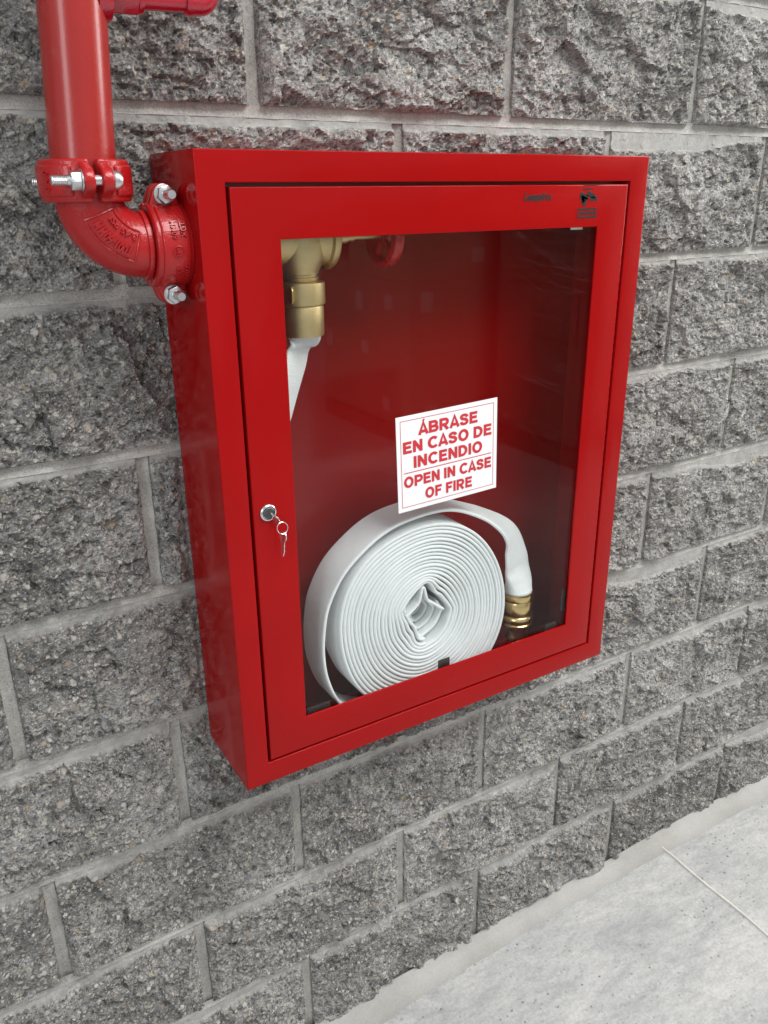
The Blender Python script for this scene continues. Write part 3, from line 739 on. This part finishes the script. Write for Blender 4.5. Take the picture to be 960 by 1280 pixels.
# folded inner tail
tail = catmull([(.1385, YC, -.6735), (.1440, YC, -.6690), (.1560, YC, -.6600), (.1625, YC, -.6520), (.1665, YC, -.6340), (.1705, YC, -.6345), (.1760, YC, -.6540), (.1860, YC, -.6630), (.2060, YC, -.6790)], 6)
flap = catmull([(.1400, YC, -.6740), (.1450, YC, -.6840), (.1530, YC, -.6950), (.1575, YC, -.7080), (.1620, YC, -.7180), (.1720, YC, -.7210)], 6)
flap2 = catmull([(.1420, YC + .006, -.6700), (.1560, YC + .006, -.6820), (.1660, YC + .006, -.6960), (.1740, YC + .006, -.7160)], 6)
seg1c = ribbon(flap, [(0, 1, 0)] * len(flap), [HW * .97] * len(flap), [.0046] * len(flap), [0] * len(flap))
seg1d = ribbon(flap2, [(0, 1, 0)] * len(flap2), [HW * .78] * len(flap2), [.0046] * len(flap2), [0] * len(flap2))
core = []
for f_, dy, a0, a1 in ((.80, .006, -205, 30), (.62, .013, -190, 25), (.45, .020, -200, 60), (.28, .026, -230, 90)):
    cc = []
    for a in np.linspace(a0, a1, 40): r_ = fI(a) * f_; cc.append((CX - .001 + r_ * math.cos(math.radians(a)), YC + dy, CZ + .002 - .004 * (1 - f_) + r_ * math.sin(math.radians(a))))
    hw_ = HW - dy * .5; core.append(ribbon(np.array(cc), [(0, 1, 0)] * 40, [hw_] * 40, [.0048] * 40, [0] * 40))
seg1 = ribbon(P, [(0, 1, 0)] * len(P), [HW] * len(P), thk, [0] * len(P))
seg1b = ribbon(tail, [(0, 1, 0)] * len(tail), [HW * .97] * len(tail), [.0046] * len(tail), [0] * len(tail))
# outer loose loop ending in the coupling
lp = [(.190, -.8480), (.120, -.842), (.060, -.818), (.022, -.783), (.0030, -.736), (-.0022, -.692), (.0010, -.650), (.0100, -.615), (.0350, -.574), (.0760, -.541), (.1140, -.523), (.1560, -.5155), (.1960, -.5145), (.232, -.5215), (.2700, -.5370), (.3050, -.5560), (.3380, -.5810), (.3600, -.6080), (.3730, -.6460), (.3800, -.6800), (.3812, -.7050)]
L_ = catmull([(x, 0, z) for x, z in lp], 8); n = len(L_); seq = np.linspace(0, 1, n)
L_[:, 1] = np.interp(seq, [0, .62, .8, 1], [YC, YC, YC, YC + .002])
ang = np.interp(seq, [0, .60, .66, .73, .80, .86, .92, 1], [0, 0, 12, 30, 50, 66, 76, 84]); ang = np.convolve(np.pad(ang, 5, 'edge'), np.ones(11) / 11, 'valid')
wd = [(math.sin(math.radians(a)), math.cos(math.radians(a)), -.25 * math.sin(math.radians(a))) for a in ang]
hw = np.interp(seq, [0, .8, .95, 1], [HW, HW, .0300, .0252]); tk = np.interp(seq, [0, .93, 1], [.0046, .0055, .02]); rn = np.interp(seq, [0, .92, .965, .99, 1], [0, 0, .2, .6, .95])
for i, t in enumerate(seq): L_[i, 1] += .0015 * math.sin((t - .9) * 60) * math.exp(-((t - .94) / .04) ** 2)
seg2 = ribbon(L_, wd, hw, tk, rn)
# length hanging from the valve, going down behind the door stile to the cabinet floor
h3 = [(.0068, -.100, -.244), (.0060, -.100, -.256), (-.0020, -.099, -.275), (-.0165, -.098, -.320), (-.0350, -.097, -.3765), (-.0530, -.096, -.415), (-.075, -.092, -.45), (-.096, -.09, -.55), (-.104, -.095, -.68), (-.098, -.105, -.775), (-.070, -.11, -.828), (-.020, -.11, -.8415), (.06, -.11, -.8450), (.14, -.11, -.8475)]
H_ = catmull(h3, 9); n = len(H_); seq = np.linspace(0, 1, n)
wd = []
for t in seq:
    a = np.interp(t, [0, .045, .10, .28, .33, .5], [0, -8, 30, 42, 62, 90]); a = math.radians(a); wd.append((math.cos(a), math.sin(a), 0))
hw = np.interp(seq, [0, .04, .12, .3, 1], [.0240, .0235, .0255, .030, HW]); tk = np.interp(seq, [0, .05, .10, 1], [.03, .012, .0055, .0048]); rn = np.interp(seq, [0, .02, .07, .12], [1, .8, .12, 0])
H2 = H_.copy()
for i, t in enumerate(seq):    # creases
    k_ = math.exp(-((t - .14) / .06) ** 2); H2[i, 1] += .002 * math.sin((t - .1) * 40) * k_
seg3 = ribbon(H2, wd, hw, tk, rn)
hose_obj('jacket', [seg1, seg1b, seg1c] + core + [seg2, seg3], hose)
# coupling and nozzle at the free end
cxp, cyp = .3812, YC + .002
b = B(); b.lathe([(.0245, 0), (.0268, -.001), (.0272, -.003), (.0268, -.012), (.0262, -.013), (.0268, -.014), (.0268, -.034), (.0262, -.036), (.0262, -.040), (.0284, -.042), (.0290, -.046), (.0284, -.0505), (.0265, -.052), (.0265, -.054), (.0282, -.0555), (.0286, -.059), (.0280, -.0625), (.022, -.065), (.0, -.065)], at(cxp, cyp, -.7075), 48)
cp = b.build('coupling', M['brass_shiny'], hose, True)
b = B(); b.lathe([(.0195, 0), (.0195, -.014), (.0205, -.0155), (.0205, -.020), (.0175, -.0225), (.0145, -.026), (.0140, -.05), (.0155, -.052), (.0155, -.058), (.0125, -.064), (.0110, -.0755), (0, -.0755)], at(cxp, cyp, -.7735), 40)
b.build('nozzle', M['brass_shiny'], hose, True)
# upper coupling under the valve
ux, uy = .0068, -.100
b = B(); b.lathe([(.0235, -.246), (.0268, -.2475), (.0276, -.245), (.0280, -.2125), (.0272, -.2105), (.0300, -.2085), (.0304, -.206), (.0304, -.186), (.0298, -.1825), (.024, -.181), (.0, -.181)], at(ux, uy, 0), 56)
b.build('coupling', M['brass'], hose, True)
for a in (222, 42):
    ar = math.radians(a); c = Vector((ux + .0290 * math.cos(ar), uy + .0290 * math.sin(ar), -.2065)); d = Vector((math.cos(ar), math.sin(ar), 0))
    b = B(); sd = Vector((-d.y, d.x, 0)); lm = M4(c, sd, (0, 0, 1), d)
    out = [(.0042 * math.cos(t) , .0052 * math.sin(t) + (.0052 if math.sin(t) >= 0 else -.0052)) for t in np.linspace(0, 2 * math.pi, 24, endpoint=False)]
    b.prism([(x, y + .011) for x, y in out], 0, .0062, lm); b.build('coupling_lug', M['brass_shiny'], hose, True, bevel=.0015)

# ---------------------------------------------------------------- valve
valve = thing('hose_valve', 'brass angle valve with red handwheel at the top inside the cabinet', 'valve', (ux, uy, -.18))
zc = -.1315
b = B(); b.lathe([(0, -.1805), (.0225, -.1805), (.0232, -.178), (.0232, -.1765), (.0212, -.1755), (.0212, -.1735), (.0232, -.1725), (.0232, -.171), (.0245, -.168), (.028, -.162), (.0315, -.154), (.0335, -.140), (.0335, -.118), (.0300, -.104), (.024, -.095), (.012, -.091), (0, -.090)], at(ux, uy, 0), 48)
b.lathe([(.033, -.055), (.033, -.115), ], at(ux, uy, zc, AX), 8) if False else None
b.lathe([(0, -.112), (.0335, -.112), (.0345, -.108), (.0345, -.090), (.0305, -.086), (.0305, 0)], at(ux, uy, zc, AX), 40)
b.lathe([(.029, .0), (.0310, .018), (.0330, .030), (.0375, .032), (.0380, .038), (.0360, .041), (.024, .042), (0, .042)], at(ux, uy, zc, AX), 44)
b.build('valve_body', M['brass'], valve, True)
b = B(); b.lathe([(0, .041), (.0135, .041), (.0130, .050), (.0085, .052), (.0080, .066), (.0060, .067), (.0060, .076), (.0042, .077), (.0042, .130), (0, .130)], at(ux, uy, zc, AX), 6 * 4)
b.build('bonnet', M['brass'], valve, True)
wx = ux + .121
b = B(); b.lathe([(.0330, -.007), (.0385, -.005), (.0405, .002), (.0385, .008), (.0330, .010), (.0295, .006), (.0295, -.003)], at(wx, uy, zc, AX), 48, closed=True)
b.lathe([(0, -.006), (.009, -.006), (.010, -.002), (.010, .006), (0, .007)], at(wx, uy, zc, AX), 20)
for k_ in range(5):
    a = math.radians(90 + 72 * k_); d = Vector((0, math.cos(a), math.sin(a)))
    b.tube([Vector((wx, uy, zc)) + d * .008 + Vector((-.001, 0, 0)), Vector((wx + .001, uy, zc)) + d * .02, Vector((wx + .002, uy, zc)) + d * .033], [.005, .0042, .0046], 10)
b.build('handwheel', M['red_cast'], valve, True)

# ---------------------------------------------------------------- pipework
PY = -.100; PR = .0326
pipe = thing('fire_water_pipe', 'red painted fire water pipe with grooved couplings and elbow entering the cabinet side', 'pipe', (-.236, PY, -.07))
vx0, vz0, vx1, vz1 = -.2365, -.063, -.1995, .60
vx1 = -.2365 + (.0086 / .136) * (vz1 - vz0)
tilt = math.atan2(vx1 - vx0, vz1 - vz0)
PT = Matrix.Translation((vx0, PY, vz0)) @ Matrix.Rotation(tilt, 4, 'Y')
b = B(); b.lathe([(0, 0.002), (PR, .002), (PR, .20), (PR, .45), (PR, .66), (0, .66)], PT, 64)
b.build('vertical_pipe', M['red_pipe'], pipe, True)
# elbow
EZ = -.1318; ER = .052
ecx, ecz = -.2352 + ER, EZ + ER
pts = [(-.2352, PY, ecz + .016), (-.2352, PY, ecz + .008)]
for i in range(19):
    a = math.pi + math.pi / 2 * i / 18; pts.append((ecx + ER * math.cos(a), PY, ecz + ER * math.sin(a)))
pts += [(ecx + .006, PY, EZ), (ecx + .030, PY, EZ)]
rr = [PR + .0012, PR + .0012] + [PR + .0018] * 19 + [PR + .001, PR + .001]
b = B(); b.tube(pts, rr, 56)
b.lathe([(PR, 0), (PR + .0042, .0012), (PR + .0046, .0035), (PR + .0042, .006), (PR, .0075)], at(-.2352, PY, ecz - .003), 56)
b.lathe([(PR, 0), (PR + .0042, .0012), (PR + .0046, .0035), (PR + .0042, .006), (PR, .0075)], at(ecx - .004, PY, EZ, AX), 56)
elbow = b.build('pipe_elbow', M['red_cast'], pipe, True)
# raised panel and lettering cast on the elbow
def on_torus(u, v, h):
    """u arc angle in degrees (0 = vertical end, 90 = horizontal end), v around the tube in degrees (0 = facing viewer, + = outer bend)"""
    a = math.pi + math.radians(u); r = PR + .0018 + h; ph = math.radians(v)
    rad = ER + r * math.sin(ph)
    return Vector((ecx + rad * math.cos(a), PY - r * math.cos(ph), ecz + rad * math.sin(a)))
b = B()
loop = []
u0, u1, v0, v1 = 20, 74, -24, 30
for t in np.linspace(0, 1, 16): loop.append((u0 + (u1 - u0) * t, v1))
for t in np.linspace(0, 1, 8)[1:]: loop.append((u1, v1 + (v0 - v1) * t))
for t in np.linspace(0, 1, 16)[1:]: loop.append((u1 + (u0 - u1) * t, v0))
for t in np.linspace(0, 1, 8)[1:]: loop.append((u0, v0 + (v1 - v0) * t))
b.tube([on_torus(u, v, .0003) for u, v in loop], .0013, 8)
def torus_text(body, uc, vb, wu, capv, h=.0026):
    V, F = fit_text(body, 0, 0, wu, capv, .035, .5)
    # letters read right-to-left seen from the camera: tops point to the outer bend
    out = []
    for v in V: out.append(on_torus(uc - v.x, vb + v.y, h if v.z > 0 else -.0006))
    b.add(out, F)
torus_text('T001-60MM', 47, 6, 44, 16)
torus_text('3.45 PSI', 49, -16, 42, 10)
b.build('raised_lettering', M['red_cast'], elbow, True)

# grooved coupling: local Z = pipe axis, bolts run along local X at y = -+.052
def half_outline(sg):
    pts = []
    for a in np.linspace(96, 264, 20): pts.append((.0340 * math.cos(math.radians(a)), .0340 * math.sin(math.radians(a))))
    for a in np.linspace(265, 95, 22): pts.append((.0450 * math.cos(math.radians(a)), .0450 * math.sin(math.radians(a))))
    return [(x * sg, y) for x, y in pts]
def ear_outline():
    """lens shaped bolt pad in local (z, y)"""
    pts = [(-.0195, .026), (-.0190, .038)]
    for a in np.linspace(158, 22, 11): pts.append((.0128 * math.cos(math.radians(a)), .0515 + .0128 * math.sin(math.radians(a))))
    return pts + [(.0190, .038), (.0195, .026)]
def coupling(name, mt, tx=False):
    first = None
    root = None
    for sg in (1, -1):
        b = B(); b.prism(half_outline(sg), -.0205, .0205, mt)
        for sy in (-1, 1):
            em = mt @ M4((0, 0, 0), (0, 0, 1), (0, sy, 0), (sg, 0, 0)); b.prism(ear_outline(), .0034, .0150, em)
        if root is None:
            root = b.build('grooved_coupling', M['red_cast'], pipe, True, bevel=.0028, seg=3, angle=30)
        else: b.build('housing_half', M['red_cast'], root, True, bevel=.0028, seg=3, angle=30)
        # rib collars that make the ends blocky
        b = B()
        out = []
        for a in np.linspace(118, 242, 14): out.append((.0475 * math.cos(math.radians(a)) * sg, .0475 * math.sin(math.radians(a))))
        for a in np.linspace(242, 118, 14): out.append((.0425 * math.cos(math.radians(a)) * sg, .0425 * math.sin(math.radians(a))))
        b.prism(out, -.0150, .0150, mt); b.build('housing_rib', M['red_cast'], root, True, bevel=.0022, seg=3, angle=30)
    for sy in (-1, 1):
        bm_ = mt @ Matrix.Translation((0, sy * .0525, 0)) @ AX
        b = B(); b.lathe([(0, -.0440), (.0044, -.0440), (.0050, -.0432)] + [(.0050 - (.0005 if i % 2 else 0), -.0430 + i * .0009) for i in range(16)] + [(.0050, -.0285), (.0050, .0155), (0, .0155)], bm_, 20)
        b.lathe([(0, .0155), (.0085, .0155), (.0092, .0175), (.0092, .0200), (.0070, .0235), (0, .0245)], bm_, 24)
        b.build('bolt', M['zinc'], root, True)
        b = B(); hexp = [(.0098 * math.cos(math.radians(60 * k + 12)), .0098 * math.sin(math.radians(60 * k + 12))) for k in range(6)]
        b.prism(hexp, -.0262, -.0165, bm_); b.lathe([(0, -.0163), (.0110, -.0163), (.0110, -.0150), (0, -.0150)], bm_, 24)
        b.build('nut', M['zinc'], root, True, bevel=.0008)
    return root
c1 = coupling('a', at(-.2360, PY, -.0660))
UC = -.1590
c2 = coupling('b', M4((UC, PY, EZ - .0005), (0, 1, 0), (0, 0, 1), (1, 0, 0)))
# raised lettering on the front housing of the side coupling
b = B()
def on_cyl(x, s, h):
    a = s / .0475; return Vector((UC + x, PY - (.0475 + h) * math.cos(a), EZ + (.0475 + h) * math.sin(a)))
def cyl_text(body, xoff, sc0, width, cap, h=.0017):
    V, F = fit_text(body, 0, 0, width, cap, .02, .5)
    b.add([on_cyl(xoff - v.y, sc0 + v.x, h if v.z > 0 else -.0006) for v in V], F)
cyl_text('60MM', .001, .017, .019, .0062); cyl_text('XGT', .011, .017, .016, .0062); cyl_text('T1', .004, -.027, .008, .006); cyl_text('02', .012, -.025, .009, .005)
b.tube([on_cyl(.0005 + .0062 * math.cos(a), -.006 + .0062 * math.sin(a), .0003) for a in np.linspace(0, 2 * math.pi, 25)], .0008, 8, caps=False)
cyl_text('FM', .0028, -.006, .008, .005)
b.build('raised_lettering', M['red_cast'], c2, True)
b = B()
V, F = fit_text('8 4 0', 0, 0, .020, .007, .02, .5)
b.add([Vector((-.2365 - (.0475 + (.001 if v.z > 0 else -.0006)) * math.cos((v.y + .003) / .0475 - .62), PY + (.0475 + (.001 if v.z > 0 else -.0006)) * math.sin((v.y + .003) / .0475 - .62), -.066 + v.x)) for v in V], F)
b.build('raised_lettering', M['red_cast'], c1, True)
# short nipple into the cabinet side and its flange
b = B(); b.lathe([(0, 0), (.0325, 0), (.0325, .055), (0, .055)], at(ecx + .022, PY, EZ, AX), 48)
b.build('pipe_nipple', M['red_cast'], pipe, True)
# branch outlet near the top
BZ = .1040
b = B(); b.lathe([(0, .020), (.0250, .020), (.0245, .030), (.0235, .034), (.0180, .036), (0, .036)], at(-.226, PY - .004, BZ, AX), 40)
b.build('outlet_boss', M['red_branch'], pipe, True)
b = B(); hexp = [(.0165 * math.cos(math.radians(60 * k + 8)), .0165 * math.sin(math.radians(60 * k + 8))) for k in range(6)]
b.prism(hexp, .036, .062, at(-.226, PY - .004, BZ, AX)); b.lathe([(.0, .062), (.0138, .062), (.0138, .068), (0, .068)], at(-.226, PY - .004, BZ, AX), 28)
b.build('hex_bushing', M['red_branch'], pipe, True, bevel=.0012)
pp = [(-.165, PY - .004, BZ), (-.105, PY - .004, BZ + .002)]; ex, ez = -.0985, BZ + .0155
for i in range(9):
    a = -math.pi / 2 + math.pi / 2 * i / 8; pp.append((ex + .0120 * math.cos(a), PY - .004, ez + .0135 * math.sin(a)))
pp += [(ex + .012, PY - .004, .20), (ex + .012, PY - .004, .45)]
b = B(); b.tube(pp, .0098, 24)
b.lathe([(0, 0), (.0128, 0), (.0132, .002), (.0132, .007), (.0128, .0085), (0, .0085)], at(-.1135, PY - .004, BZ + .002, AX), 28)
b.tube(pp[1:-1][:10] , .0122, 24)
b.lathe([(0, 0), (.0128, 0), (.0132, .002), (.0132, .007), (.0128, .0085), (0, .0085)], at(ex + .012, PY - .004, ez + .004), 28)
b.build('branch_pipe', M['red_branch'], pipe, True)

# ---------------------------------------------------------------- cartons standing behind the photographer (seen in the glass)
def load(name, label, x0, x1, y0, y1, nx, ny, nz, wrapped):
    t = thing(name, label, 'pallet load', ((x0 + x1) / 2, (y0 + y1) / 2, ZF))
    b = B()
    for i in range(3): b.box(x0 + i * (x1 - x0 - .1) / 2, x0 + i * (x1 - x0 - .1) / 2 + .1, y0, y1, ZF + .001, ZF + .10)
    for i in range(6): b.box(x0, x1, y0 + i * (y1 - y0 - .09) / 5, y0 + i * (y1 - y0 - .09) / 5 + .09, ZF + .101, ZF + .122)
    b.build('pallet', M['pallet'], t)
    dx = (x1 - x0) / nx; dy = (y1 - y0) / ny; dz = .30
    for k in range(nz):
        for i in range(nx):
            for j in range(ny):
                if 0 < i < nx - 1 and 0 < j < ny - 1: continue
                g = .004; jx, jy = random.uniform(-.004, .004), random.uniform(-.004, .004)
                b = B(); z = ZF + .124 + k * dz
                b.box(x0 + i * dx + g + jx, x0 + (i + 1) * dx - g + jx, y0 + j * dy + g + jy, y0 + (j + 1) * dy - g + jy, z, z + dz - .005)
                c = b.build('carton', M['carton'], t, bevel=.003)
                for face in (0, 1):
                    if wrapped or random.random() < .45: continue
                    b = B(); q = random.uniform(.05, .18); zz = z + random.uniform(.06, .12); hh = random.choice((.06, .09, .12))
                    if face == 0 and j == ny - 1: b.box(x0 + i * dx + q, x0 + i * dx + q + .09, y1 + jy - .003, y1 + jy - .0005, zz, zz + hh)
                    elif face == 1 and i == 0: b.box(x0 + jx + .0005, x0 + jx + .003, y0 + j * dy + q, y0 + j * dy + q + .09, zz, zz + hh)
                    else: continue
                    b.build('carton_label', M['paper'], c)
    if wrapped:
        b = B(); n_ = 40; V = []; F = []; nzz = 30
        per = []
        for i in range(n_):
            t_ = i / n_ * 4; s_ = int(t_); f_ = t_ - s_
            c4 = [(x0 - .012, y0 - .012), (x1 + .012, y0 - .012), (x1 + .012, y1 + .012), (x0 - .012, y1 + .012)]
            a_, b_ = c4[s_], c4[(s_ + 1) % 4]; per.append((a_[0] + (b_[0] - a_[0]) * f_, a_[1] + (b_[1] - a_[1]) * f_))
        for k in range(nzz):
            for i in range(n_):
                V.append((per[i][0] + random.uniform(-.008, .008), per[i][1] + random.uniform(-.008, .008), ZF + .05 + (nz * dz + .06) * k / (nzz - 1)))
        for k in range(nzz - 1):
            for i in range(n_): F.append((k * n_ + i, k * n_ + (i + 1) % n_, (k + 1) * n_ + (i + 1) % n_, (k + 1) * n_ + i))
        b.add(V, F); b.build('stretch_film', M['film'], t, True)
        b = B(); rr_ = random.Random(21)
        for q in range(150):
            z_ = ZF + .15 + rr_.random() ** .8 * (nz * dz - .1); sl = rr_.choice((-.10, -.06, -.05, .03, -.38, .42)) + rr_.uniform(-.03, .03); L_w = rr_.uniform(.15, .7); rd = rr_.uniform(.0008, .0024)
            face = rr_.random() < .6; st_ = rr_.random(); n_s = 7; ptl = []
            for i in range(n_s):
                d_ = st_ * .5 + L_w * i / (n_s - 1)
                if face: ptl.append((x0 - .015 - rr_.uniform(0, .003), y0 + min(d_, y1 - y0), z_ + sl * d_ + rr_.uniform(-.004, .004)))
                else: ptl.append((x0 + min(d_, x1 - x0), y1 + .015 + rr_.uniform(0, .003), z_ + sl * d_ + rr_.uniform(-.004, .004)))
            b.tube(ptl, rd, 6)
        o_ = b.build('film_wrinkle', M['wrinkle'], t, True); o_['kind'] = 'stuff'
load('carton_stack', 'brown labelled cartons on a pallet reflected in the left of the cabinet glass', 2.28, 3.75, -4.6, -3.45, 4, 3, 6, False)
load('carton_stack', 'shrink-wrapped carton pallet reflected in the right of the cabinet glass', 2.86, 4.0, -3.35, -2.30, 3, 3, 7, True)
